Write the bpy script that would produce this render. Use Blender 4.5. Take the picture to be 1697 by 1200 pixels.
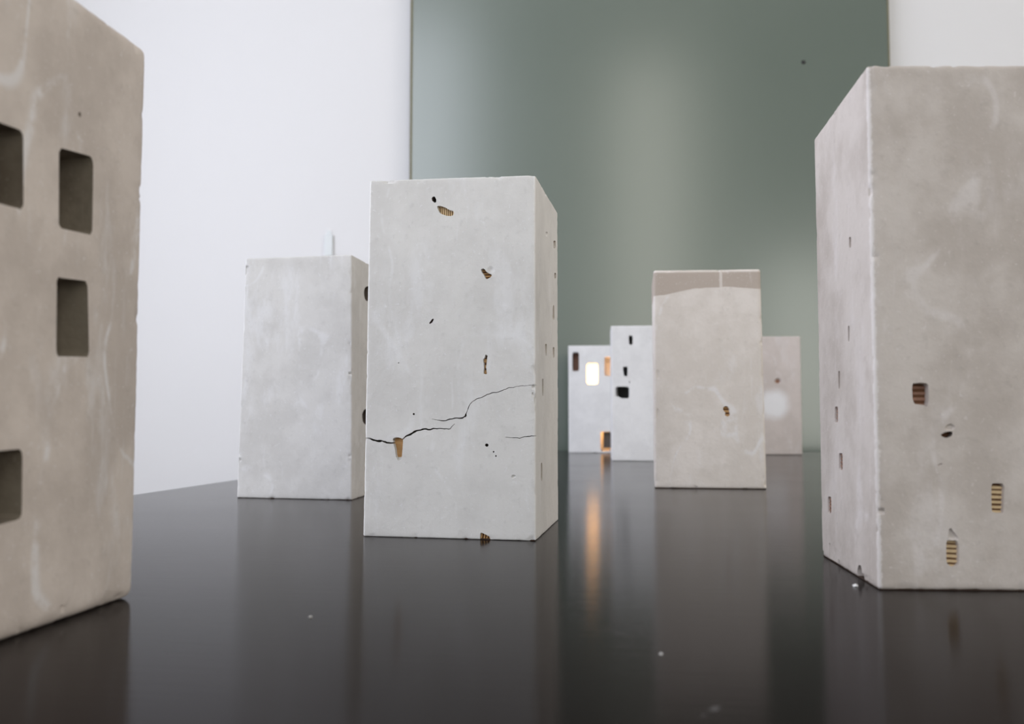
import bpy, bmesh, math, random
import numpy as np
from mathutils import Vector, Matrix

for o in list(bpy.data.objects):
    bpy.data.objects.remove(o)
scene = bpy.context.scene
COL = scene.collection
TZ = 0.75                      # table top height

# ------------------------------------------------------------------ camera
cam_d = bpy.data.cameras.new('camera')
cam = bpy.data.objects.new('camera', cam_d)
COL.objects.link(cam)
cam.location = (0, 0, TZ + .0975)
cam.rotation_euler = (math.radians(90 + 3.3968), 0, 0)
cam_d.sensor_width = 36
cam_d.lens = 36 * 1550 / 1697
cam_d.clip_start = .01
cam_d.dof.use_dof = True
cam_d.dof.focus_distance = .80
cam_d.dof.aperture_fstop = 9.0
scene.camera = cam

# ------------------------------------------------------------------ light
scene.view_settings.view_transform = 'Standard'
scene.view_settings.look = 'None'
scene.view_settings.gamma = 1
scene.view_settings.use_curve_mapping = False
scene.view_settings.exposure = -0.44

world = bpy.data.worlds.new('overcast_sky')
scene.world = world
world.use_nodes = True
bg = world.node_tree.nodes['Background']
bg.inputs[0].default_value = (.80, .88, 1.0, 1)
bg.inputs[1].default_value = 0.9


def area(name, loc, direction, sx, sy, power, col):
    d = bpy.data.lights.new(name, 'AREA')
    d.shape = 'RECTANGLE'
    d.size = sx
    d.size_y = sy
    d.energy = power
    d.color = col
    o = bpy.data.objects.new(name, d)
    COL.objects.link(o)
    o.location = loc
    o.rotation_euler = Vector(direction).to_track_quat('-Z', 'Y').to_euler()
    return o


# room box: a tall studio with daylight from the left and behind the camera, plus added fill from the right
X0, X1, Y0, Y1, ZC = -1.75, 3.4, -2.6, 2.87, 4.6
# openings: side walls (y range, z range), wall behind the camera (x range, z range)
WL = (-1.1, 2.2, .6, 2.8)
WR = (-1.6, 1.25, .9, 2.9)  # opening added for the fill on the right
WF0 = (-1.65, -.38, 1.5, 4.56)
WF1 = (.9, 1.58, .35, 4.15)
WF2 = (2.2, 3.1, .45, 2.3)


def daylight(name, side, w, radiance, col):
    a, z = (w[0] + w[1]) / 2, (w[2] + w[3]) / 2
    loc, d = {'left': ((X0 - .22, a, z), (1, 0, 0)), 'right': ((X1 + .22, a, z), (-1, 0, 0)), 'rear': ((a, Y0 - .22, z), (0, 1, 0))}[side]
    sx, sy = w[1] - w[0], w[3] - w[2]
    area(name, loc, d, sx, sy, radiance * math.pi * sx * sy, col)


daylight('daylight_left', 'left', WL, 4.4, (.87, .89, 1.0))
daylight('fill_right', 'right', WR, 4.6, (1.0, .90, .79))  # warm fill added from the right, no known window there
daylight('daylight_rear_high', 'rear', WF0, 5.0, (.88, .92, 1.0))
daylight('daylight_rear_tall', 'rear', WF1, 3.5, (1.0, .94, .78))
daylight('daylight_rear_wide', 'rear', WF2, 4.5, (1.0, .98, .86))


# ------------------------------------------------------------------ helpers
def tag(o, label=None, cat=None, group=None, kind=None):
    if label: o['label'] = label
    if cat: o['category'] = cat
    if group: o['group'] = group
    if kind: o['kind'] = kind
    return o


def empty(name, loc, rz=0):
    o = bpy.data.objects.new(name, None)
    COL.objects.link(o)
    o.location = loc
    o.rotation_euler = (0, 0, rz)
    o.empty_display_size = .02
    return o


def obj(name, me, mat=None, parent=None):
    o = bpy.data.objects.new(name, me)
    COL.objects.link(o)
    if mat is not None:
        for m in (mat if isinstance(mat, (list, tuple)) else [mat]):
            me.materials.append(m)
    if parent is not None:
        o.parent = parent
    return o


def mesh_bm(bm, name):
    me = bpy.data.meshes.new(name)
    bmesh.ops.recalc_face_normals(bm, faces=bm.faces)
    bm.to_mesh(me)
    bm.free()
    return me


def bbox(bm, lo, hi, mi=0):
    x0, y0, z0 = lo
    x1, y1, z1 = hi
    v = [bm.verts.new(p) for p in ((x0, y0, z0), (x1, y0, z0), (x1, y1, z0), (x0, y1, z0), (x0, y0, z1), (x1, y0, z1), (x1, y1, z1), (x0, y1, z1))]
    for f in ((3, 2, 1, 0), (4, 5, 6, 7), (0, 1, 5, 4), (1, 2, 6, 5), (2, 3, 7, 6), (3, 0, 4, 7)):
        bm.faces.new([v[i] for i in f]).material_index = mi


def box_obj(name, lo, hi, mat, parent=None, bevel=0):
    bm = bmesh.new()
    bbox(bm, lo, hi)
    if bevel:
        bmesh.ops.bevel(bm, geom=list(bm.edges), offset=bevel, segments=2, affect='EDGES', profile=.5)
    return obj(name, mesh_bm(bm, name), mat, parent)


def lathe(name, prof, mat, parent=None, seg=28, loc=(0, 0, 0)):
    bm = bmesh.new()
    rings = []
    for r, z in prof:
        if r < 1e-6:
            rings.append([bm.verts.new((0, 0, z))])
        else:
            rings.append([bm.verts.new((r * math.cos(2 * math.pi * i / seg), r * math.sin(2 * math.pi * i / seg), z)) for i in range(seg)])
    for a, b in zip(rings, rings[1:]):
        for i in range(seg):
            j = (i + 1) % seg
            if len(a) == 1 and len(b) == 1: continue
            if len(a) == 1: bm.faces.new((a[0], b[i], b[j]))
            elif len(b) == 1: bm.faces.new((a[i], a[j], b[0]))
            else: bm.faces.new((a[i], a[j], b[j], b[i]))
    me = mesh_bm(bm, name)
    me.polygons.foreach_set('use_smooth', [True] * len(me.polygons))
    o = obj(name, me, mat, parent)
    o.location = loc
    return o


# value noise on arrays of points
_rng = np.random.RandomState(7)
_LAT = _rng.rand(32, 32, 32)


def vnoise(p):
    i = np.floor(p).astype(int)
    f = p - i
    f = f * f * (3 - 2 * f)
    r = 0
    for dx in (0, 1):
        for dy in (0, 1):
            for dz in (0, 1):
                w = (f[:, 0] if dx else 1 - f[:, 0]) * (f[:, 1] if dy else 1 - f[:, 1]) * (f[:, 2] if dz else 1 - f[:, 2])
                r = r + w * _LAT[(i[:, 0] + dx) % 32, (i[:, 1] + dy) % 32, (i[:, 2] + dz) % 32]
    return r


# ------------------------------------------------------------------ node helpers
class NT:
    def __init__(s, name):
        s.m = bpy.data.materials.new(name)
        s.m.use_nodes = True
        s.t = s.m.node_tree
        s.b = s.t.nodes['Principled BSDF']

    def n(s, typ, **kw):
        nd = s.t.nodes.new(typ)
        for k, v in kw.items():
            setattr(nd, k, v)
        return nd

    def link(s, a, b):
        s.t.links.new(a, b)

    def setin(s, nd, key, v):
        if hasattr(v, 'is_linked') or isinstance(v, bpy.types.NodeSocket):
            s.link(v, nd.inputs[key])
        else:
            nd.inputs[key].default_value = v

    def math(s, op, a, b=None, c=None, clamp=False):
        nd = s.n('ShaderNodeMath', operation=op)
        nd.use_clamp = clamp
        s.setin(nd, 0, a)
        if b is not None: s.setin(nd, 1, b)
        if c is not None: s.setin(nd, 2, c)
        return nd.outputs[0]

    def step(s, v, lo, hi):
        nd = s.n('ShaderNodeMapRange', interpolation_type='SMOOTHSTEP')
        s.setin(nd, 0, v)
        nd.inputs[1].default_value = lo
        nd.inputs[2].default_value = hi
        return nd.outputs[0]

    def coord(s, scale=(1, 1, 1), loc=(0, 0, 0)):
        if not hasattr(s, 'tc'):
            s.tc = s.n('ShaderNodeTexCoord')
        mp = s.n('ShaderNodeMapping')
        mp.inputs['Location'].default_value = loc
        mp.inputs['Scale'].default_value = scale
        s.link(s.tc.outputs['Object'], mp.inputs[0])
        return mp.outputs[0]

    def noise(s, vec, scale, detail=3, rough=.55):
        nd = s.n('ShaderNodeTexNoise')
        nd.inputs['Scale'].default_value = scale
        nd.inputs['Detail'].default_value = detail
        nd.inputs['Roughness'].default_value = rough
        s.link(vec, nd.inputs['Vector'])
        return nd.outputs['Fac']

    def mix(s, f, a, b):
        nd = s.n('ShaderNodeMix', data_type='RGBA')
        s.setin(nd, 0, f)
        for k, v in ((6, a), (7, b)):
            if isinstance(v, tuple): nd.inputs[k].default_value = (*v[:3], 1)
            else: s.link(v, nd.inputs[k])
        return nd.outputs[2]

    def bump(s, hgt, dist, strength=1.0, prev=None):
        nd = s.n('ShaderNodeBump')
        nd.inputs['Distance'].default_value = dist
        nd.inputs['Strength'].default_value = strength
        s.link(hgt, nd.inputs['Height'])
        if prev is not None: s.link(prev, nd.inputs['Normal'])
        return nd.outputs[0]

    def out(s, color=None, rough=None, normal=None, spec=None, metal=None):
        for k, v in (('Base Color', color), ('Roughness', rough), ('Normal', normal), ('Specular IOR Level', spec), ('Metallic', metal)):
            if v is None: continue
            if isinstance(v, tuple): s.b.inputs[k].default_value = (*v[:3], 1)
            elif isinstance(v, (int, float)): s.b.inputs[k].default_value = v
            else: s.link(v, s.b.inputs[k])
        return s.m


def simple(name, col, rough=.6, spec=.3, metal=0, nscale=60, var=.15):
    t = NT(name)
    f = t.noise(t.coord(), nscale)
    c = t.mix(f, tuple(x * (1 - var) for x in col), tuple(min(1, x * (1 + var)) for x in col))
    return t.out(c, rough, None, spec, metal)


def plaster(name, light, dark, seed, streak=.35, tide=.5, cap=None, spots=(), veil=(.80, .79, .80), wear=()):
    """cast plaster: mottled tone, whitish lime veils, tide lines and fine pores"""
    t = NT(name)
    sx, sy, sz = seed * 1.7, seed * 2.3, seed * .9
    v = t.coord(loc=(sx, sy, sz))
    big = t.noise(v, 11, 4, .6)
    mid = t.noise(v, 38, 5, .6)
    fine = t.noise(v, 170, 4, .6)
    f = t.math('ADD', t.math('MULTIPLY', big, .62), t.math('MULTIPLY', mid, .38))
    c = t.mix(t.step(f, .40, .60), dark, light)
    # lime veils, drawn out in the direction of the pour
    vs = t.coord(scale=(1, 1, .35), loc=(sy, sz, sx))
    st = t.math('MULTIPLY', t.step(t.noise(vs, 26, 5, .65), .54, .70), streak)
    c = t.mix(st, c, veil)
    # tide lines
    tn = t.noise(t.coord(scale=(1, 1, .6), loc=(sz, sx, sy)), 9, 2, .45)
    d = t.math('ABSOLUTE', t.math('SUBTRACT', tn, .52))
    tl = t.math('MULTIPLY', t.math('SUBTRACT', 1.0, t.step(d, .002, .012)), t.step(mid, .45, .6))
    c = t.mix(t.math('MULTIPLY', tl, tide), c, veil)
    # fine grain and pores
    c = t.mix(t.math('MULTIPLY', t.step(fine, .56, .76), .26), c, tuple(x * .72 for x in dark))
    for (px, py, pz), r, col, amt in spots:
        mp = t.coord(loc=(-px, -py, -pz))
        ln = t.n('ShaderNodeVectorMath', operation='LENGTH')
        t.link(mp, ln.inputs[0])
        dist = t.math('ADD', ln.outputs['Value'], t.math('MULTIPLY', t.math('SUBTRACT', mid, .5), r * .45))
        c = t.mix(t.math('MULTIPLY', t.math('SUBTRACT', 1.0, t.step(dist, r * .45, r)), amt), c, col)
    for (bx, by), (tx, ty), H, wd, col in wear:
        # freshly rubbed plaster along a knocked vertical edge
        xz = t.n('ShaderNodeSeparateXYZ')
        t.link(t.coord(), xz.inputs[0])
        k = t.math('DIVIDE', xz.outputs[2], H)
        dx = t.math('SUBTRACT', xz.outputs[0], t.math('ADD', bx, t.math('MULTIPLY', k, tx - bx)))
        dy = t.math('SUBTRACT', xz.outputs[1], t.math('ADD', by, t.math('MULTIPLY', k, ty - by)))
        dd = t.math('SQRT', t.math('ADD', t.math('MULTIPLY', dx, dx), t.math('MULTIPLY', dy, dy)))
        jag = t.noise(v, 240, 4, .7)
        dd = t.math('ADD', dd, t.math('MULTIPLY', t.math('SUBTRACT', jag, .5), wd * 2.2))
        c = t.mix(t.math('MULTIPLY', t.math('SUBTRACT', 1.0, t.step(dd, wd * .8, wd * 1.2)), .45), c, col)
    if cap:
        # unsealed darker band along the top with its own ragged lower outline
        xz = t.n('ShaderNodeSeparateXYZ')
        t.link(t.coord(), xz.inputs[0])
        x0, x1, pts, ccol = cap
        mr = t.n('ShaderNodeMapRange')
        t.link(xz.outputs[0], mr.inputs[0])
        mr.inputs[1].default_value = x0
        mr.inputs[2].default_value = x1
        cr = t.n('ShaderNodeValToRGB')
        el = cr.color_ramp.elements
        while len(el) < len(pts): el.new(.5)
        for e, (pu, ph) in zip(el, pts):
            e.position = pu
            g = (ph - .25) * 10
            e.color = (g, g, g, 1)
        t.link(mr.outputs[0], cr.inputs[0])
        hgt = t.math('ADD', t.math('MULTIPLY', cr.outputs[0], .1), .25)
        dz = t.math('SUBTRACT', xz.outputs[2], hgt)
        dz = t.math('ADD', dz, t.math('MULTIPLY', t.math('SUBTRACT', mid, .5), .004))
        m = t.step(dz, -.0008, .0008)
        m = t.math('MULTIPLY', m, t.math('SUBTRACT', 1.0, t.step(xz.outputs[2], .2985, .3005)))
        # a drip of lime crosses the band
        dr = t.step(t.math('ABSOLUTE', t.math('SUBTRACT', mr.outputs[0], .632)), .008, .018)
        m = t.math('MULTIPLY', m, t.math('ADD', t.math('MULTIPLY', dr, .75), .25))
        c = t.mix(m, c, ccol)
    fleck = t.noise(v, 420, 2, .5)
    c = t.mix(t.math('MULTIPLY', t.step(fleck, .64, .74), .35), c, veil)
    scr = t.noise(t.coord(scale=(1, 1, .12), loc=(sy, sx, sz)), 150, 3, .6)
    c = t.mix(t.math('MULTIPLY', t.step(scr, .62, .76), .22), c, veil)
    b1 = t.bump(mid, .0012, .45)
    b2 = t.bump(fine, .0006, .6, b1)
    return t.out(c, .86, b2, .22)


# ------------------------------------------------------------------ materials
def m_wall(name, col):
    t = NT(name)
    n1 = t.noise(t.coord(), 1.3, 4)
    n2 = t.noise(t.coord(), 140, 3)
    c = t.mix(n1, tuple(x * .97 for x in col), col)
    return t.out(c, .75, t.bump(n2, .001, .25), .2)


M_WALL = m_wall('white_wall_paint', (.76, .755, .765))
M_SIDE = m_wall('side_wall_paint', (.62, .62, .60))
M_REAR = m_wall('rear_wall_paint', (.46, .48, .44))
M_CEIL = m_wall('ceiling_paint', (.80, .80, .78))
M_FLOOR = simple('grey_floor_screed', (.28, .27, .26), .5, .3, nscale=4)
M_FRAME = simple('window_frame_paint', (.75, .75, .74), .45)
M_CARD = simple('pale_cardboard', (.66, .50, .30), .85, .15, nscale=300, var=.2)
M_CARDTAN = simple('tan_cardboard', (.52, .31, .14), .85, .15, nscale=240, var=.25)
M_CARDDARK = simple('dark_glue_brown', (.13, .060, .030), .8, .2, nscale=300, var=.3)
M_RUST = simple('reddish_cardboard', (.30, .17, .12), .85, .15, nscale=400, var=.35)
M_GREYCARD = simple('grey_card', (.55, .54, .53), .85)
M_BAFFLE = simple('dark_baffle_card', (.12, .11, .10), .85)
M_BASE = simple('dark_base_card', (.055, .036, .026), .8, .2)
M_METAL = simple('brushed_lamp_metal', (.5, .5, .5), .35, .5, 1)
M_SCREW = simple('dark_screw', (.03, .03, .03), .5)
M_CRUMB = simple('plaster_crumb', (.75, .74, .72), .9)


def m_table():
    t = NT('dark_brown_satin_laminate')
    g = t.noise(t.coord(scale=(3, 90, 1)), 6, 5, .6)
    b = t.noise(t.coord(), 7, 4)
    c = t.mix(g, (.0065, .0042, .0042), (.011, .0075, .0072))
    # dull chalk scuffs
    s = t.math('MULTIPLY', t.step(t.noise(t.coord(scale=(2.5, 9, 1), loc=(3, 1, 0)), 2.6, 6, .7), .68, .82), .03)
    c = t.mix(s, c, (.30, .29, .30))
    # single scratches and chalk rubs: centre, direction, half length, half width (table coordinates)
    wob = t.noise(t.coord(), 120, 3)
    for (cx, cy, an, hl, hw, amt) in ((-.1858, -.9250, 1.129, .0101, .0022, .16), (-.1375, -.5102, .322, .0306, .0012, .14), (-.4717, -.5083, 1.213, .0446, .0016, .10),
                                      (-.3620, -.7747, .412, .0062, .0007, .14), (-.2192, -.8157, -.309, .0079, .0007, .10), (-.7340, -.1370, 1.147, .0109, .0020, .10),
                                      (-.3265, -.7518, -.147, .0028, .0007, .3), (-.1922, -.2210, .971, .0230, .0012, .12)):
        mp = t.n('ShaderNodeMapping', vector_type='TEXTURE')
        mp.inputs['Location'].default_value = (cx, cy, TZ)
        mp.inputs['Rotation'].default_value = (0, 0, an)
        mp.inputs['Scale'].default_value = (hl, hw, 1)
        t.link(t.tc.outputs['Object'], mp.inputs[0])
        ln = t.n('ShaderNodeVectorMath', operation='LENGTH')
        t.link(mp.outputs[0], ln.inputs[0])
        mk = t.math('MULTIPLY', t.math('SUBTRACT', 1.0, t.step(ln.outputs['Value'], .3, 1.0)), t.step(wob, .35, .6))
        c = t.mix(t.math('MULTIPLY', mk, amt), c, (.5, .49, .50))
    r = t.math('ADD', .08, t.math('MULTIPLY', b, .07))
    t.b.inputs['IOR'].default_value = 1.105
    return t.out(c, r, t.bump(g, .0004, .16), .5)


M_TABLE = m_table()


def m_panel():
    t = NT('grey_green_satin_glass')
    b = t.noise(t.coord(), 2.2, 3)
    c = t.mix(b, (.112, .141, .117), (.128, .157, .133))
    s = t.math('MULTIPLY', t.step(t.noise(t.coord(scale=(3, 1, 1.2)), 3.5, 5, .65), .66, .8), .12)
    c = t.mix(s, c, (.45, .47, .44))
    t.b.inputs['IOR'].default_value = 1.95
    return t.out(c, .21, None, .5)


M_PANEL = m_panel()
M_PANELEDGE = simple('glass_edge_brown_green', (.16, .15, .09), .4, .4)

# ------------------------------------------------------------------ the room
tag(box_obj('floor', (X0 - .2, Y0 - .2, -.1), (X1 + .2, Y1 + .2, 0), M_FLOOR), kind='structure')
tag(box_obj('ceiling', (X0 - .2, Y0 - .2, ZC), (X1 + .2, Y1 + .2, ZC + .1), M_CEIL), kind='structure')
tag(box_obj('wall_back', (X0 - .2, Y1, 0), (X1 + .2, Y1 + .2, ZC), M_WALL), kind='structure')


def pierced_wall(name, axis, p0, p1, a0, a1, holes, mat):
    """wall with window openings; every hole is (a0, a1, z0, z1) along the wall"""
    bm = bmesh.new()

    def part(u0, u1, z0, z1):
        if axis == 'y': bbox(bm, (p0, u0, z0), (p1, u1, z1))
        else: bbox(bm, (u0, p0, z0), (u1, p1, z1))
    u = a0
    for w in sorted(holes):
        part(u, w[0], 0, ZC)
        part(w[0], w[1], 0, w[2])
        part(w[0], w[1], w[3], ZC)
        u = w[1]
    part(u, a1, 0, ZC)
    return tag(obj(name, mesh_bm(bm, name), mat), kind='structure')


pierced_wall('wall_left', 'y', X0 - .2, X0, Y0, Y1, [WL], M_WALL)
pierced_wall('wall_right', 'y', X1, X1 + .2, Y0, Y1, [WR], M_SIDE)
pierced_wall('wall_front', 'x', Y0 - .2, Y0, X0, X1, [WF0, WF1, WF2], M_REAR)


def window(name, axis, a0, a1, z0, z1, mull, trans):
    root = empty(name, (0, 0, 0))
    tag(root, kind='structure')
    t = .045

    def bar(nm, lo, hi):
        if axis == 'r':
            box_obj(nm, (X1 + .08, lo[0], lo[1]), (X1 + .14, hi[0], hi[1]), M_FRAME, root, .004)
        elif axis == 'y':
            box_obj(nm, (X0 - .14, lo[0], lo[1]), (X0 - .08, hi[0], hi[1]), M_FRAME, root, .004)
        else:
            box_obj(nm, (lo[0], Y0 - .14, lo[1]), (hi[0], Y0 - .08, hi[1]), M_FRAME, root, .004)
    bar('window_frame', (a0, z0), (a0 + t, z1))
    bar('window_frame', (a1 - t, z0), (a1, z1))
    bar('window_frame', (a0 + t, z0), (a1 - t, z0 + t))
    bar('window_frame', (a0 + t, z1 - t), (a1 - t, z1))
    for m in mull:
        bar('mullion', (m - .02, z0 + t), (m + .02, z1 - t))
    for zz in trans:
        bar('transom', (a0 + t, zz - .03), (a1 - t, zz + .03))
    return root


thirds = lambda w: [w[0] + (w[1] - w[0]) * k / 3 for k in (1, 2)]
window('window_1', 'y', *WL, mull=thirds(WL), trans=[])
window('fill_window_right', 'r', *WR, mull=thirds(WR), trans=[])  # frame made up around the added right-hand fill
window('window_3', 'x', *WF0, mull=[], trans=[])
window('window_4', 'x', *WF1, mull=[], trans=[])
window('window_5', 'x', *WF2, mull=[], trans=[1.62])

# ------------------------------------------------------------------ glass panel on the back wall
gp = empty('glass_panel', (.428, 2.835, .30))
tag(gp, 'large grey green satin glass panel on the white wall behind the table', 'panel')
PW = .735
p = box_obj('sheet', (-PW, -.004, 0), (PW, .004, 2.3), M_PANEL, gp, .001)
box_obj('edge_strip', (-PW - .008, -.003, 0), (-PW, .012, 2.3), M_PANELEDGE, gp)
box_obj('edge_strip', (PW, -.003, 0), (PW + .006, .012, 2.3), M_PANELEDGE, gp)
for sx in (-.7, .7):
    for sz in (.05, 2.05):
        s = lathe('standoff', [(0, 0), (.008, 0), (.008, .029), (0, .029)], M_METAL, gp, 16)
        s.location = (sx, .0045, sz)
        s.rotation_euler = (math.radians(-90), 0, 0)
s = lathe('screw_head', [(0, .003), (.005, .0025), (.0065, 0), (0, 0)], M_SCREW, gp, 16)
s.location = (.473, -.004, 1.644)
s.rotation_euler = (math.radians(90), 0, 0)

# ------------------------------------------------------------------ small clear wall hook
def m_clear():
    t = NT('pale_clear_plastic')
    t.out((.77, .80, .81), .25, None, .5)
    t.b.inputs['Transmission Weight'].default_value = .12
    return t.m


M_CLEAR = m_clear()
hk = empty('wall_hook', (-.567, Y1 - .0015, TZ + .617))
tag(hk, 'small pale translucent plastic hook on the white wall above a pale tower', 'hook')
box_obj('adhesive_strip', (-.008, -.001, -.02), (.008, .001, .058), M_CLEAR, hk, .0004)
box_obj('hook_plate', (-.013, -.006, -.032), (.013, -.001, .045), M_CLEAR, hk, .002)
bm = bmesh.new()
prev = None
for k in range(9):
    a = math.pi * (k / 8)
    y, z = -.006 - .012 * (1 - math.cos(a)) / 2 * 2 * .7, -.02 - .012 * math.sin(a)
    ring = [bm.verts.new((sx * .007, y + dy, z)) for sx in (-1, 1) for dy in (-.0025, .0025)]
    ring = [ring[0], ring[2], ring[3], ring[1]]
    if prev:
        for i in range(4):
            bm.faces.new((prev[i], prev[(i + 1) % 4], ring[(i + 1) % 4], ring[i]))
    else:
        bm.faces.new(ring)
    prev = ring
bm.faces.new(prev)
obj('hook_arm', mesh_bm(bm, 'hook_arm'), M_CLEAR, hk)

# ------------------------------------------------------------------ table
TA = math.radians(-9)
ta = Matrix.Rotation(TA, 3, 'Z')
ex, ey = ta @ Vector((1, 0, 0)), ta @ Vector((0, 1, 0))
# back left corner: left edge through (-.454,1.343), back edge through (.146,2.76)
P0 = Vector((-.454, 1.343, 0))
Q0 = Vector((.146, 2.76, 0))
back_left = P0 + ey * (Q0 - P0).dot(ey)
TW, TL = 1.72, 3.0
table = empty('table', back_left + ex * TW / 2 - ey * TL / 2, TA)
tag(table, 'long dark brown satin table under the plaster towers', 'table')
box_obj('table_top', (-TW / 2, -TL / 2, TZ - .036), (TW / 2, TL / 2, TZ), M_TABLE, table, .0015)
for sx in (-1, 1):
    for sy in (-1, 1):
        cx, cy = sx * (TW / 2 - .10), sy * (TL / 2 - .14)
        box_obj('leg', (cx - .035, cy - .035, 0), (cx + .035, cy + .035, TZ - .036), M_TABLE, table, .003)
    box_obj('apron', (sx * (TW / 2 - .09) - .012, -TL / 2 + .17, TZ - .116), (sx * (TW / 2 - .09) + .012, TL / 2 - .17, TZ - .036), M_TABLE, table)
for sy in (-1, 1):
    box_obj('apron', (-TW / 2 + .13, sy * (TL / 2 - .14) - .012, TZ - .116), (TW / 2 - .13, sy * (TL / 2 - .14) + .012, TZ - .036), M_TABLE, table)

# ------------------------------------------------------------------ towers
FACES = {'front': (0, 1), 'right': (1, 2), 'back': (2, 3), 'left': (3, 0)}


class Tower:
    def __init__(s, label, bot, top, H, mat, cell=.0025, r=.0016, chip=.0012, warp=.00016, seed=1, big_r=None):
        s.bot = [Vector((*p, 0)) for p in bot]
        s.top = [Vector((*p, H)) for p in top]
        s.c = sum(s.bot, Vector()) / 4
        s.bot = [p - s.c for p in s.bot]
        s.top = [p - s.c for p in s.top]
        s.H = H
        s.seed = seed
        s.root = empty('plaster_tower', (s.c.x, s.c.y, TZ))
        tag(s.root, label, 'tower', 'cast plaster towers on the dark table')
        s.mat = mat
        s.passes = [[], [], [], []]
        s.cores = []
        s.core_mat = None
        s.rnd = random.Random(seed)
        s.make_body(cell, r, chip, warp)

    def make_body(s, cell, r, chip, warp):
        W = ((s.bot[1] - s.bot[0]).length + (s.bot[2] - s.bot[3]).length) / 2
        D = ((s.bot[2] - s.bot[1]).length + (s.bot[3] - s.bot[0]).length) / 2
        L = (W, D, s.H)
        ax = []
        for l in L:
            n = max(2, int(round((l - 2 * r) / cell)))
            ax.append(np.array([0, .25 * r, .6 * r] + list(np.linspace(r, l - r, n + 1)) + [l - .6 * r, l - .25 * r, l]))
        N = [len(a) for a in ax]
        key = lambda i, j, k: (i * N[1] + j) * N[2] + k
        quads = []
        for d in range(3):
            a, b = (d + 1) % 3, (d + 2) % 3
            ia, ib = np.meshgrid(np.arange(N[a] - 1), np.arange(N[b] - 1), indexing='ij')
            ia, ib = ia.ravel(), ib.ravel()
            for end in (0, N[d] - 1):
                cs = []
                for da, db in ((0, 0), (1, 0), (1, 1), (0, 1)):
                    ijk = [None] * 3
                    ijk[d] = np.full(ia.shape, end)
                    ijk[a] = ia + da
                    ijk[b] = ib + db
                    cs.append(key(*ijk))
                if end == 0: cs = cs[::-1]
                quads.append(np.stack(cs, 1))
        quads = np.concatenate(quads)
        uk, inv = np.unique(quads, return_inverse=True)
        quads = inv.reshape(quads.shape)
        k = uk % N[2]
        j = (uk // N[2]) % N[1]
        i = uk // (N[1] * N[2])
        p = np.stack([ax[0][i], ax[1][j], ax[2][k]], 1)
        size = np.array(L)
        q = np.clip(p, r, size - r)
        d = p - q
        ln = np.linalg.norm(d, axis=1, keepdims=True)
        p = np.where(ln > 1e-9, q + r * d / np.maximum(ln, 1e-9), p)
        so = np.array([s.seed * 3.1, s.seed * 1.3, s.seed * 2.7])
        # worn and chipped edges: bite inwards where two sides meet
        near = np.minimum(p, size - p) < r * 1.3
        edge = near.sum(1) >= 2
        nz = vnoise(p * 330 + so) * .6 + vnoise(p * 90 + so * 2) * .4
        nz2 = vnoise(p * 28 + so * 3)
        bite = (np.clip(nz - .45, 0, 1) * .5 + np.clip(nz - .66, 0, 1) * 5) * chip * (.2 + nz2)
        cen = size / 2
        dirv = np.sign(cen - p) * near
        p = p + dirv * (bite * edge)[:, None]
        # hand cast unevenness
        wv = np.stack([vnoise(p * 22 + so + kk * 9.7) - .5 for kk in range(3)], 1) * 2 * warp
        wv += np.stack([vnoise(p * 75 + so + kk * 5.7) - .5 for kk in range(3)], 1) * .5 * warp
        wv[:, 2] *= np.where(p[:, 2] < .004, 0, 1)
        p = p + wv
        t = p / size
        u, v, w = t[:, :1], t[:, 1:2], t[:, 2:3]
        B = [np.array(x) for x in s.bot]
        T = [np.array(x) for x in s.top]
        lo = (B[0] * (1 - u) + B[1] * u) * (1 - v) + (B[3] * (1 - u) + B[2] * u) * v
        hi = (T[0] * (1 - u) + T[1] * u) * (1 - v) + (T[3] * (1 - u) + T[2] * u) * v
        P = lo * (1 - w) + hi * w
        me = bpy.data.meshes.new('body')
        me.from_pydata(P.tolist(), [], quads.tolist())
        me.update()
        s.body = obj('body', me, s.mat, s.root)

    # face mapping: u, v and depth in millimetres
    def fm(s, face, u, v, d=0):
        i, j = FACES[face]
        W = (s.bot[j] - s.bot[i]).length * 1000
        a, b = u / W, v / (s.H * 1000)
        p = (s.bot[i] * (1 - a) + s.bot[j] * a) * (1 - b) + (s.top[i] * (1 - a) + s.top[j] * a) * b
        ex = (s.bot[j] - s.bot[i]).normalized()
        n = Vector((ex.y, -ex.x, 0))
        return p - n * (d / 1000)

    def outline(s, pts, rnd=.22, jit=.0, it=2):
        q = [Vector(p[:2]) for p in pts]
        for _ in range(it):
            o = []
            for i, a in enumerate(q):
                b = q[(i + 1) % len(q)]
                o += [a.lerp(b, rnd), a.lerp(b, 1 - rnd)]
            q = o
        if jit:
            q = [p + Vector((s.rnd.uniform(-jit, jit), s.rnd.uniform(-jit, jit))) for p in q]
        return q

    def cut(s, face, pts, depth, taper=.92, level=1, rnd=.22, jit=.12, it=2):
        q = s.outline(pts, rnd, jit, it)
        c = sum(q, Vector((0, 0))) / len(q)
        bm = bmesh.new()
        a = [bm.verts.new(s.fm(face, p.x + (p.x - c.x) * .02, p.y + (p.y - c.y) * .02, -.6)) for p in q]
        b = [bm.verts.new(s.fm(face, *(c + (p - c) * taper), depth)) for p in q]
        n = len(q)
        bm.faces.new(a)
        bm.faces.new(b)
        for i in range(n):
            bm.faces.new((a[i], a[(i + 1) % n], b[(i + 1) % n], b[i]))
        s.passes[level].append(bm)

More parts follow.
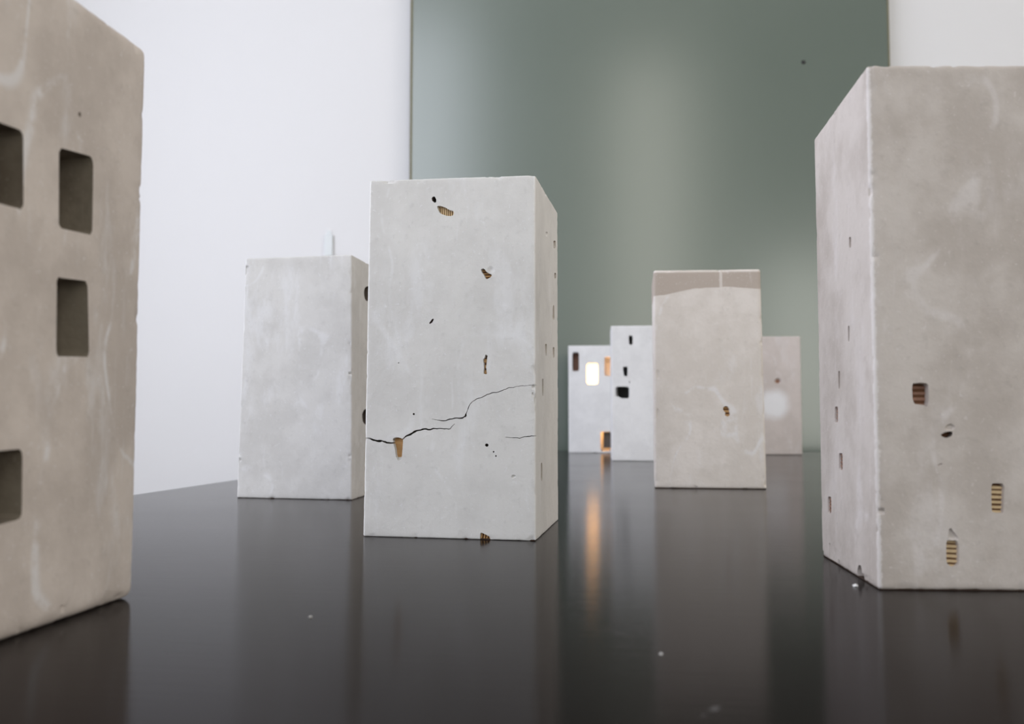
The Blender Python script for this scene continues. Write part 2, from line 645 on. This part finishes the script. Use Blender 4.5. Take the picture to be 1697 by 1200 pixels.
    def crack(s, face, pts, depth=7, grow=1.7, level=2):
        # densify and roughen the line, then cut a narrow wedge along it
        q = []
        for (x0, y0, w0), (x1, y1, w1) in zip(pts, pts[1:]):
            n = max(1, int(math.hypot(x1 - x0, y1 - y0) / 1.4))
            for k in range(n):
                t = k / n
                j = .16 if k else .05
                q.append((x0 + (x1 - x0) * t + s.rnd.uniform(-j, j), y0 + (y1 - y0) * t + s.rnd.uniform(-j, j) * 1.6, (w0 + (w1 - w0) * t) * s.rnd.uniform(.75, 1.2)))
        q.append(pts[-1])
        bm = bmesh.new()
        rings = []
        for i, (x, y, w) in enumerate(q):
            a, b = q[max(i - 1, 0)], q[min(i + 1, len(q) - 1)]
            d = Vector((b[0] - a[0], b[1] - a[1])).normalized()
            nx, ny = -d.y, d.x
            w = max(w * grow, .18) / 2
            rings.append([bm.verts.new(s.fm(face, x + nx * w, y + ny * w, -.7)), bm.verts.new(s.fm(face, x - nx * w, y - ny * w, -.7)),
                          bm.verts.new(s.fm(face, x - nx * w * .5, y - ny * w * .5, depth)), bm.verts.new(s.fm(face, x + nx * w * .5, y + ny * w * .5, depth))])
        for a, b in zip(rings, rings[1:]):
            for i in range(4):
                j = (i + 1) % 4
                bm.faces.new((a[i], a[j], b[j], b[i]))
        bm.faces.new(rings[0])
        bm.faces.new(rings[-1])
        s.passes[level].append(bm)

    def core(s, face, pts, mg=1.0):
        """mark a cut whose inside gets a dark colour in place of shade"""
        s.cores.append((face, [p[0] for p in pts], [p[1] for p in pts], mg))

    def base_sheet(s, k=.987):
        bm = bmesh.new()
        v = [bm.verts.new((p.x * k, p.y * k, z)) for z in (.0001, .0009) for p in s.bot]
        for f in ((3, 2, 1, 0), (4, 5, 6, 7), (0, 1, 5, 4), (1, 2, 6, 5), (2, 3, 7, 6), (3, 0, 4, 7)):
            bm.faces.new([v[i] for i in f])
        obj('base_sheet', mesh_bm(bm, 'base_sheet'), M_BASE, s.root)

    def hollow(s, wall=12):
        W = (s.bot[1] - s.bot[0]).length * 1000
        D = (s.bot[2] - s.bot[1]).length * 1000
        s.cavity(wall, W - wall, wall, D - wall, -10, s.H * 1000 - wall, 0)

    def cavity(s, u0, u1, d0, d1, z0, z1, level):
        bm = bmesh.new()
        v = []
        for z in (z0, z1):
            for (u, d) in ((u0, d0), (u1, d0), (u1, d1), (u0, d1)):
                v.append(bm.verts.new(s.fm('front', u, z, d)))
        for f in ((3, 2, 1, 0), (4, 5, 6, 7), (0, 1, 5, 4), (1, 2, 6, 5), (2, 3, 7, 6), (3, 0, 4, 7)):
            bm.faces.new([v[i] for i in f])
        s.passes[level].append(bm)

    def insert(s, face, pts, depth, axis='h', period=1.7, mats=None, slant=0, relief=.9, pad=.8, duty=.62, label=None):
        """corrugated cardboard showing at the bottom of a cut: backing sheet plus ridges"""
        us = [p[0] for p in pts]
        vs = [p[1] for p in pts]
        u0, u1, v0, v1 = min(us) - pad, max(us) + pad, max(min(vs) - pad, .3), max(vs) + pad
        bm = bmesh.new()

        def fbox(c4, d0, d1, mi, inset=0):
            cu = sum(c[0] for c in c4) / 4
            cv = sum(c[1] for c in c4) / 4
            a = [bm.verts.new(s.fm(face, cu + (c[0] - cu), cv + (c[1] - cv), d1)) for c in c4]
            if axis == 'h': b = [bm.verts.new(s.fm(face, c[0], cv + (c[1] - cv) * (1 - inset), d0)) for c in c4]
            else: b = [bm.verts.new(s.fm(face, cu + (c[0] - cu) * (1 - inset), c[1], d0)) for c in c4]
            bm.faces.new(a).material_index = mi
            bm.faces.new(b).material_index = mi
            for i in range(4):
                bm.faces.new((a[i], a[(i + 1) % 4], b[(i + 1) % 4], b[i])).material_index = mi
        fbox([(u0, v0), (u1, v0), (u1, v1), (u0, v1)], depth - .5, depth + 1.5, 0)
        if period:
            lo, hi = (v0, v1) if axis == 'h' else (u0, u1)
            x = lo + period * .2
            while x + period * duty < hi:
                a, b = x, x + period * duty * s.rnd.uniform(.85, 1.15)
                if axis == 'h': c4 = [(u0, a), (u1, a + slant), (u1, b + slant), (u0, b)]
                else: c4 = [(a, v0), (b, v0), (b + slant, v1), (a + slant, v1)]
                fbox(c4, depth - .5 - relief, depth - .4, 1, .35)
                x += period
        me = mesh_bm(bm, 'cardboard_insert')
        o = obj('cardboard_insert', me, mats or [M_CARDDARK, M_CARD], s.root)
        if label: o['label'] = label
        return o

    def finish(s):
        for lv in s.passes:
            if not lv: continue
            co, fa = [], []
            for bm in lv:
                bmesh.ops.recalc_face_normals(bm, faces=bm.faces)
                bm.verts.index_update()
                base = len(co)
                co += [v.co[:] for v in bm.verts]
                fa += [[v.index + base for v in f.verts] for f in bm.faces]
                bm.free()
            cm = bpy.data.meshes.new('cutter')
            cm.from_pydata(co, [], fa)
            cm.update()
            co_ = bpy.data.objects.new('cutter', cm)
            COL.objects.link(co_)
            co_.parent = s.root
            done = False
            for solver in ('MANIFOLD', 'EXACT'):
                md = s.body.modifiers.new('cut', 'BOOLEAN')
                md.operation = 'DIFFERENCE'
                md.object = co_
                md.solver = solver
                bpy.context.view_layer.update()
                dg = bpy.context.evaluated_depsgraph_get()
                nm = bpy.data.meshes.new_from_object(s.body.evaluated_get(dg))
                s.body.modifiers.remove(md)
                if len(nm.polygons) != len(s.body.data.polygons) and len(nm.polygons) > 50:
                    done = True
                    break
                print('boolean solver fell through', solver, s.root.name)
            if done:
                s.body.data = nm
                nm.name = 'body'
            bpy.data.objects.remove(co_)
        me = s.body.data
        if not me.materials: me.materials.append(s.mat)
        me.polygons.foreach_set('material_index', [0] * len(me.polygons))
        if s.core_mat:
            # darken the insides of marked cuts: shade painted as colour
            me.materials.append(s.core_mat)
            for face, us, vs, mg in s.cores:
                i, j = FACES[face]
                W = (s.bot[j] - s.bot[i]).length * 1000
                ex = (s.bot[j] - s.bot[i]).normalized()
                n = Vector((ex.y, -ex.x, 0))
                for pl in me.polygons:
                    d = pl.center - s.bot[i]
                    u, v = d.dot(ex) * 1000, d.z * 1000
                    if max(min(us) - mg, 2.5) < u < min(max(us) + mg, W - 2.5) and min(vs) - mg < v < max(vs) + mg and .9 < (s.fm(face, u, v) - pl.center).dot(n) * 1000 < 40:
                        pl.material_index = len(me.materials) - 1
        me.polygons.foreach_set('use_smooth', [True] * len(me.polygons))
        me.set_sharp_from_angle(angle=math.radians(32))
        me.update()


GREY_L, GREY_D = (.675, .660, .638), (.615, .60, .58)
BEIGE_L, BEIGE_D = (.55, .50, .46), (.445, .395, .355)

M_PIT = plaster('pit_shade_brown', (.15, .12, .10), (.09, .07, .055), 9.7, .1, 0, veil=(.25, .22, .19))  # dark brown that paints shade into holes and cracks
# ---- cracked tower in the middle
M1 = plaster('cool_grey_plaster', GREY_L, GREY_D, 1.0, .30, .25, veil=(.80, .80, .82),
             spots=[((-.052, -.077, .104), .007, (.80, .80, .84), .6)], wear=[((0.0579, -0.0912), (0.0581, -0.0824), .2955, .0014, (.80, .78, .75)), ((-0.0831, -0.0612), (-0.0798, -0.0649), .2955, .0012, (.80, .78, .75))])
t = Tower('pale grey plaster tower with a long crack and small carved holes', [(-0.1222, 0.7756), (0.0188, 0.7456), (0.0440, 0.8980), (-0.0970, 0.9280)],
          [(-0.1189, 0.7719), (0.0190, 0.7544), (0.0440, 0.8941), (-0.0958, 0.9284)], 0.2955, M1, cell=.002, r=.0014, chip=.0014, seed=1)
tear = [(54.8, 278.1), (55.5, 279.9), (57.3, 280.2), (58.6, 278.6), (59.0, 275.3), (57.3, 275.0), (55.6, 276.4)]
crescent = [(59.3, 272.4), (63.3, 272.1), (67.2, 270.6), (70.0, 268.7), (74.1, 267.7), (74.1, 264.4), (72.2, 263.4), (68.0, 263.7), (63.8, 265.3), (61.3, 267.1)]
boot = [(98.0, 218.3), (99.3, 218.9), (101.0, 218.9), (103.0, 215.7), (107.2, 214.1), (107.5, 212.6), (103.1, 209.8), (101.7, 211.2), (100.7, 213.6), (98.6, 216.0)]
bootdent = [(110.6, 217.5), (109.8, 215.4), (107.8, 214.1), (105.4, 214.2), (103.4, 215.6), (102.6, 217.7), (103.4, 219.9), (105.4, 221.1), (107.8, 221.1), (109.8, 219.7)]
slot = [(54.0, 174.9), (54.6, 175.7), (56.6, 178.3), (57.9, 178.5), (57.9, 177.1), (55.8, 174.6), (54.6, 174.2)]
bone = [(102.6, 148.5), (103.9, 147.7), (103.9, 146.2), (103.5, 142.8), (102.9, 138.2), (103.5, 134.2), (103.6, 132.5), (100.6, 132.5), (100.9, 135.4), (101.0, 140.0), (100.2, 144.6), (101.7, 146.0), (102.0, 147.7)]
tooth = [(24.3, 80.4), (26.4, 81.2), (30.2, 81.0), (32.9, 79.7), (32.9, 75.1), (32.5, 69.9), (32.2, 64.6), (28.4, 64.3), (27.0, 64.9), (26.1, 71.8), (24.7, 76.4)]
toothdent = [(32.6, 64.1), (32.2, 62.8), (30.9, 62.0), (29.4, 62.0), (28.1, 62.8), (27.6, 64.1), (28.1, 65.4), (29.3, 66.2), (30.9, 66.2), (32.1, 65.4)]
crack1 = [(-2.1, 80.9, 0.54), (4.4, 80.3, 0.68), (7.2, 79.0, 0.81), (10.7, 78.1, 1.08), (13.9, 78.3, 1.08), (14.9, 78.3, 0.68), (19.1, 76.7, 0.95), (25.1, 76.6, 0.81)]
crack2 = [(32.0, 79.2, 0.68), (35.7, 82.4, 0.81), (39.2, 83.7, 0.95), (42.6, 85.8, 1.08), (45.7, 87.0, 0.81), (48.1, 87.3, 0.81), (50.8, 88.2, 0.81), (56.3, 87.7, 0.81), (58.7, 88.5, 0.68), (66.6, 88.5, 0.54), (73.1, 88.2, 0.41), (74.1, 89.7, 0.27), (76.8, 92.3, 0.2)]
crack3 = [(57.6, 96.2, 0.2), (61.7, 95.5, 0.27), (65.1, 95.0, 0.41), (69.2, 94.9, 0.54), (72.6, 96.1, 0.54), (76.7, 97.0, 0.47), (80.8, 96.8, 0.68), (83.5, 97.2, 0.68), (85.9, 98.8, 0.68)]
crackhole = [(85.2, 98.8), (85.8, 100.8), (86.7, 100.9), (86.8, 98.2), (85.5, 97.5)]
crack4 = [(86.3, 100.4, 0.46), (87.8, 104.1, 0.38), (88.9, 107.0, 0.38), (90.8, 109.6, 0.38), (95.0, 112.5, 0.46), (98.0, 113.2, 0.38), (104.0, 116.1, 0.38), (107.8, 117.4, 0.46), (111.6, 117.7, 0.38), (116.9, 119.4, 0.38), (122.1, 121.5, 0.38), (125.9, 121.5, 0.3), (128.9, 122.6, 0.3), (134.9, 122.9, 0.23), (145.0, 123.6, 0.23)]
crack5 = [(119.3, 81.6, 0.23), (124.5, 81.4, 0.3), (131.2, 80.9, 0.38), (134.9, 82.2, 0.38), (137.9, 82.5, 0.46), (144.9, 83.0, 0.38)]
dots = [(103.9, 75.3, 1.5), (109.6, 70.0, .75), (111.5, 66.7, .75), (41.9, 100.3, .95), (28.1, 142.4, .6)]
nick = [(124.5, 52.4), (127.9, 52.0), (129.0, 50.3), (125.7, 48.2), (123.7, 49.2)]
basechip = [(98.6, -1.8), (98.8, 4.9), (100.2, 5.6), (104.1, 3.9), (106.8, 2.4), (107.5, -1.6)]
t.cut('front', bootdent, .8, .3, 0)
t.cut('front', toothdent, 2.2, .5, 0)
t.cut('front', nick, 1.2, .35, 0)
t.cut('front', tear, 9, .9)
t.cut('front', crescent, 4.2, .96)
t.insert('front', crescent, 4.2, 'v', 1.75, slant=-.9)
t.cut('front', boot, 5, .94)
t.insert('front', boot, 5, 'h', 2.4, [M_CARDDARK, M_CARDTAN], slant=.8)
t.cut('front', slot, 9, .9)
t.cut('front', bone, 4.5, .95)
t.insert('front', bone, 4.5, 'h', 4.6, [M_CARDDARK, M_CARDTAN], duty=.7)
t.cut('front', tooth, 4.5, .93)
t.insert('front', tooth, 4.6, 'h', 1.1, [M_CARDTAN, M_CARDTAN], slant=.1, relief=.25)
t.cut('front', crackhole, 8, .9)
for x, y, r in dots:
    t.cut('front', [(x + r * math.cos(a * math.pi / 4), y + .9 * r * math.sin(a * math.pi / 4)) for a in range(8)], 5, .8, 1, it=1, jit=.05)
t.cut('front', basechip, 3.2, .9, 1)
t.insert('front', basechip, 3.3, 'v', 2.3, [M_CARDDARK, M_CARDTAN], slant=1.5)
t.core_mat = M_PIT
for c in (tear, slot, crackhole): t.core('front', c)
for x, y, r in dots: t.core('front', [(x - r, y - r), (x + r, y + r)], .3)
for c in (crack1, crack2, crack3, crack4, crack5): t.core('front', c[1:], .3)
t.base_sheet()
for c in (crack1, crack2, crack3): t.crack('front', c)
t.crack('front', crack4, 5, 1.5, 3)
t.crack('front', crack5, 5, 1.5, 3)
for q in ([(121.6, 262.2), (138.1, 265.1), (138.0, 258.1), (121.5, 255.4)], [(126.9, 232.6), (141.2, 234.7), (141.1, 229.5), (126.8, 227.5)],
          [(117.6, 200.8), (126.9, 202.6), (129.6, 188.9), (113.4, 187.3)], [(60.0, 161.1), (73.1, 162.1), (70.9, 151.4), (63.8, 150.6)],
          [(114.1, 162.0), (128.0, 163.0), (127.8, 153.4), (116.9, 152.6)], [(39.0, 129.9), (49.1, 130.3), (46.9, 115.9), (40.8, 115.7)],
          [(30.8, 60.1), (39.9, 59.7), (39.7, 44.7), (30.6, 45.3)]):
    t.cut('right', q, 3.2, .96, 1, .16)
    t.insert('right', q, 3.3, 'h', 2.6, [M_CARDDARK, M_CARDTAN])
t.cut('right', [(84.9, 261.8), (81.2, 259.2), (72.2, 256.8), (63.5, 256.0), (59.9, 257.3), (63.5, 259.8), (72.3, 262.2), (81.2, 263.1)], 1.2, .5, 0)
t.finish()

# ---- big tower on the right
M2 = plaster('warm_beige_plaster', BEIGE_L, BEIGE_D, 2.0, .30, .35, veil=(.68, .64, .63), wear=[((-0.0732, -0.0629), (-0.075, -0.0674), .302, .0022, (.74, .71, .69))])
t = Tower('large beige plaster tower on the right with chipped edge and striped openings', [(0.2075, 0.5361), (0.3424, 0.5299), (0.3539, 0.6618), (0.2190, 0.6680)],
          [(0.2057, 0.5316), (0.3429, 0.5318), (0.3544, 0.6637), (0.2219, 0.6764)], 0.302, M2, cell=.002, r=.0024, chip=.0020, seed=2)
ra = [(21.5, 116.8), (24.4, 117.3), (30.6, 117.1), (30.5, 105.6), (29.4, 103.7), (27.4, 104.8), (21.8, 105.3)]
rb = [(36.2, 87.6), (39.4, 89.4), (43.3, 89.6), (43.3, 87.3), (39.9, 85.6)]
rbdent = [(38.3, 89.6), (38.9, 93.0), (42.4, 94.8), (46.2, 92.7), (44.5, 89.6)]
rbdent2 = [(33.8, 70.2), (36.1, 71.9), (38.4, 71.4), (35.5, 69.7)]
rc = [(64.0, 60.3), (71.6, 60.1), (70.5, 43.7), (67.4, 43.4), (63.9, 44.3)]
rd = [(38.3, 28.3), (45.0, 27.8), (45.0, 14.3), (41.3, 12.9), (38.0, 15.4)]
rddent = [(39.1, 27.8), (39.6, 34.5), (41.1, 35.5), (42.4, 33.4), (46.7, 27.8)]
t.core_mat = M_PIT
t.core('front', rb)
t.base_sheet()
t.cut('front', rbdent, 1.0, .5, 0)
t.cut('front', rbdent2, .8, .5, 0)
t.cut('front', rddent, 1.6, .6, 0)
t.cut('front', ra, 5.5, .93, 1, .14, .2)
t.insert('front', ra, 5.6, 'h', 3.4, [M_CARDDARK, M_RUST], relief=.5)
t.cut('front', rb, 4.5, .9)
t.insert('front', rb, 4.6, 'h', 0, [M_CARDDARK, M_CARD])
t.cut('front', rc, 3.6, .96, 1, .12, .15)
t.insert('front', rc, 3.8, 'h', 2.75, slant=-.35, duty=.7)
t.cut('front', rd, 3.6, .96, 1, .12, .15)
t.insert('front', rd, 3.8, 'h', 2.75, slant=-.5, duty=.7)
for q in ([(87.9, 210.3), (92.7, 209.4), (92.1, 202.7), (87.4, 203.6)], [(80.4, 155.3), (84.4, 154.9), (82.8, 145.1), (80.4, 145.4)],
          [(54.4, 128.0), (59.4, 127.8), (57.5, 116.0), (54.5, 116.1)], [(44.2, 104.7), (51.9, 104.6), (51.1, 94.3), (43.3, 94.3)],
          [(52.5, 74.2), (61.6, 74.5), (60.7, 63.6), (51.7, 63.1)], [(20.1, 43.1), (29.3, 43.9), (28.4, 32.4), (19.2, 31.5)]):
    t.cut('left', q, 2.0, .97, 1, .14)
    t.insert('left', q, 2.0, 'h', 2.4, [M_CARDDARK, M_RUST], relief=.4, duty=.5)
t.cut('left', [(20.1, -1.5), (20.1, 11.8), (42.6, 10.6), (41.6, -1.5)], 1.0, .97, 1, .05)
t.cut('left', [(89.0, -3.0), (89.7, 5.1), (94.1, 8.5), (99.6, 7.7), (100.2, -3.0)], 5, .9, 1)
t.finish()

# ---- tower cut by the left edge of the picture
M_RECESS = plaster('recess_shade_brown', (.27, .235, .19), (.17, .14, .11), 9.1, .25, 0, veil=(.38, .35, .31))  # brown for the window recesses, mostly shade put into the colour
M3 = plaster('grey_beige_plaster', (.57, .515, .475), (.47, .42, .385), 3.4, .5, .65, veil=(.68, .68, .70))
t = Tower('large grey beige plaster tower with deep square windows, nearest on the left', [(-0.3634, 0.3966), (-0.2248, 0.3777), (-0.2054, 0.5164), (-0.3440, 0.5353)],
          [(-0.3630, 0.3970), (-0.2244, 0.3781), (-0.2050, 0.5168), (-0.3436, 0.5357)], 0.305, M3, cell=.002, r=.006, chip=.0015, warp=.0003, seed=3)
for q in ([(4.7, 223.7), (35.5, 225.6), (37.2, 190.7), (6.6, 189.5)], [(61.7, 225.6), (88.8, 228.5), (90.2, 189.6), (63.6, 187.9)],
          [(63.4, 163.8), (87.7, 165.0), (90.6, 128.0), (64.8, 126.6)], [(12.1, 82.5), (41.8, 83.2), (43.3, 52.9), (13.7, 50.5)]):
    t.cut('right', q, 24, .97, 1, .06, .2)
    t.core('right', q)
t.core_mat = M_RECESS
t.cut('right', [(77.1 + 1.4 * math.cos(a * math.pi / 4), 247 + 1.4 * math.sin(a * math.pi / 4)) for a in range(8)], 3, .7, 1, it=1)
t.finish()

# ---- plain tower, left of the cracked one
M4 = plaster('pale_plain_plaster', (.625, .61, .59), (.555, .54, .52), 4.1, .35, .3, veil=(.77, .77, .79))
t = Tower('plain pale plaster tower standing left of and behind the cracked tower', [(-0.3352, 1.1461), (-0.1893, 1.1128), (-0.1742, 1.2518), (-0.3201, 1.2851)],
          [(-0.3284, 1.1432), (-0.1931, 1.1175), (-0.1727, 1.2527), (-0.3186, 1.2860)], 0.2935, M4, cell=.0028, r=.0018, chip=.0022, seed=4)
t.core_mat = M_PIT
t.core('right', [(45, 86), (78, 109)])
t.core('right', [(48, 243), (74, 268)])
t.base_sheet()
t.cut('front', [(-2, 287), (6, 285), (7, 281), (3, 274), (-2, 268)], 2.5, .5, 0)
t.cut('right', [(49.2, 259.1), (72.5, 266.4), (73.1, 245.2), (52.0, 244.9)], 22, .95)
t.cut('right', [(43.1, 101.2), (54.5, 108.0), (76.6, 108.2), (77.2, 87.6), (48.7, 90.0)], 22, .95)
t.finish()

# ---- banded tower, right of the centre
M5 = plaster('sandy_beige_plaster', (.70, .645, .60), (.62, .565, .515), 5.3, .45, .6, veil=(.74, .72, .72),
             cap=(-.0847, .062, [(0, .267), (.12, .2685), (.38, .277), (.62, .278), (.66, .279), (1, .275)], (.44, .375, .325)))
t = Tower('beige plaster tower with a darker band along its top edge', [(0.1974, 1.3020), (0.3468, 1.2802), (0.3670, 1.4187), (0.2176, 1.4405)],
          [(0.1978, 1.2978), (0.3444, 1.2872), (0.3660, 1.4201), (0.2166, 1.4419)], 0.303, M5, cell=.0028, r=.0032, chip=.002, warp=.0003, seed=5)
br1 = [(94.4, 110.1), (96.4, 113.1), (101.0, 113.1), (103.1, 109.3), (103.3, 104.7), (104.4, 100.2), (100.6, 98.2), (96.6, 100.6), (97.8, 104.7), (95.1, 107.0)]
t.base_sheet()
t.cut('front', br1, 5, .92)
t.insert('front', br1, 5.1, 'h', 5.5, [M_CARDDARK, M_CARDTAN])
t.cut('front', [(2, 165), (8, 165), (8, 150), (3, 150)], .8, .6, 0)
t.cut('front', [(2, 112), (7, 112), (7, 95), (3, 95)], .8, .6, 0)
t.finish()

# ---- white tower with three dark openings
M6 = plaster('white_plaster', (.74, .735, .74), (.68, .675, .68), 6.2, .3, .2, veil=(.83, .83, .85))
t = Tower('white plaster tower with three small dark openings, beside the lit tower', [(0.2245, 2.1121), (0.3590, 2.1000), (0.3711, 2.2345), (0.2366, 2.2466)],
          [(0.2245, 2.1121), (0.3590, 2.1000), (0.3711, 2.2345), (0.2366, 2.2466)], 0.305, M6, cell=.004, r=.002, chip=.0015, seed=6)
t.hollow(14)
for q in ([(39.5, 282.5), (48.9, 282.4), (48.1, 261.7), (40.8, 261.7)], [(25.8, 212.0), (36.9, 212.0), (36.2, 190.7), (28.5, 190.7)],
          [(9.3, 167.2), (40.1, 167.1), (39.9, 140.6), (22.3, 140.6), (16.5, 145.0), (9.2, 145.1)]):
    t.cut('front', q, 30, .95, 1, .14)
t.cut('front', [(40.7 + 2.4 * math.cos(a * math.pi / 4), 176.8 + 2.8 * math.sin(a * math.pi / 4)) for a in range(8)], 3, .7, 1, it=1)
t.finish()

# ---- lit tower at the far end
M7 = plaster('bright_white_plaster', (.80, .80, .81), (.74, .74, .75), 7.7, .3, .2, veil=(.84, .84, .86))
t = Tower('white plaster tower with one glowing window at the far end of the table', [(0.1570, 2.6000), (0.2865, 2.5900), (0.2957, 2.7096), (0.1662, 2.7196)],
          [(0.1570, 2.6000), (0.2865, 2.5900), (0.2957, 2.7096), (0.1662, 2.7196)], 0.2975, M7, cell=.004, r=.002, chip=.0012, seed=7)
# a shaft for the lamp, four windows, and a passage that lets its light reach the upper right one
t.cavity(36, 94, 13, 106, -10, 284, 0)
for q, dep in (([(11.3, 278.7), (29.4, 278.6), (29.2, 226.9), (11.1, 227.0)], 34),
               ([(51.0, 243.2), (55.8, 247.9), (77.5, 247.8), (81.8, 243.0), (81.5, 195.8), (77.2, 190.4), (55.5, 190.4), (50.8, 195.9)], 25),
               ([(100.0, 265.5), (122.4, 265.4), (122.1, 213.1), (99.7, 213.2)], 60), ([(88.7, 58.3), (116.8, 58.4), (116.4, 5), (88.4, 5)], 60)):
    t.cut('front', q, dep, 1.0, 1, .1, 0, 1)
t.cavity(90, 106, 8, 46, 216, 262, 2)
t.insert('front', [(12, 225), (29, 281)], 34, 'h', 0, [M_RUST, M_RUST])
t.insert('front', [(97, 14), (116, 56)], 20, 'h', 0, [M_BAFFLE, M_BAFFLE])  # dark baffle added to keep the right part of this window dim
t.finish()
lit = t

# ---- tower with a pale round patch, far right
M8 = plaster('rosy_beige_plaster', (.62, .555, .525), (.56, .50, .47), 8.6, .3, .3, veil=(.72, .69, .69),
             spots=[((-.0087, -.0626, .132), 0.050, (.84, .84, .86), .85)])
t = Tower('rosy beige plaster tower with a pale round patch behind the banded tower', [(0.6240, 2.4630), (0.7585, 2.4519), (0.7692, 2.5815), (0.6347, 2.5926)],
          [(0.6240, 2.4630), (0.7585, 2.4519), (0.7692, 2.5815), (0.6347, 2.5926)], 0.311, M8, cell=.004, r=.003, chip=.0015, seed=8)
t.cut('front', [(74.8 + 10 * math.cos(a * math.pi / 5), 192.5 + 9 * math.sin(a * math.pi / 5)) for a in range(10)], 4, .6, 1, it=1)
t.insert('front', [(66, 185), (83, 200)], 4, 'h', 0, [M_RUST, M_RUST])
t.finish()

# ------------------------------------------------------------------ lamp inside the lit tower
def m_bulb():
    t = NT('warm_glowing_bulb')
    t.out((.9, .8, .6), .4)
    t.b.inputs['Emission Color'].default_value = (1, .50, .18, 1)
    t.b.inputs['Emission Strength'].default_value = 6.0
    return t.m


lp = lit.fm('front', 66, 0, 42) + lit.c
lamp = empty('table_lamp', (lp.x, lp.y, TZ))
tag(lamp, 'small warm lamp glowing inside the far white tower', 'lamp')
lathe('lamp_base', [(0, 0), (.026, 0), (.028, .004), (.026, .010), (.008, .013), (0, .013)], M_METAL, lamp)
lathe('lamp_stem', [(0, .012), (.005, .012), (.005, .024), (0, .024)], M_METAL, lamp)
lathe('bulb_socket', [(0, .022), (.012, .022), (.014, .026), (.014, .044), (0, .044)], M_METAL, lamp)
bulb = lathe('bulb', [(0, .042), (.013, .042), (.020, .052), (.024, .070), (.025, .100), (.025, .235), (.022, .249), (.014, .257), (0, .260)], m_bulb(), lamp)

# ------------------------------------------------------------------ crumbs on the table
rnd = random.Random(4)
for (x, y, r, lab) in ((-.0985, .4633, .0008, 'tiny white plaster crumb on the table in front of the cracked tower'),
                       (.0614, .3918, .0007, 'tiny pale plaster crumb on the table near the bottom centre'),
                       (.1985, .5470, .0016, 'plaster crumb fallen at the foot of the large right tower')):
    bm = bmesh.new()
    bmesh.ops.create_icosphere(bm, subdivisions=2, radius=r)
    for v in bm.verts:
        v.co *= rnd.uniform(.75, 1.15)
        v.co.z = max(v.co.z * .6, -r * .4)
    me = mesh_bm(bm, 'plaster_crumb')
    o = obj('plaster_crumb', me, M_CRUMB)
    o.location = (x, y, TZ + r * .4)
    tag(o, lab, 'crumb', 'plaster crumbs on the table')
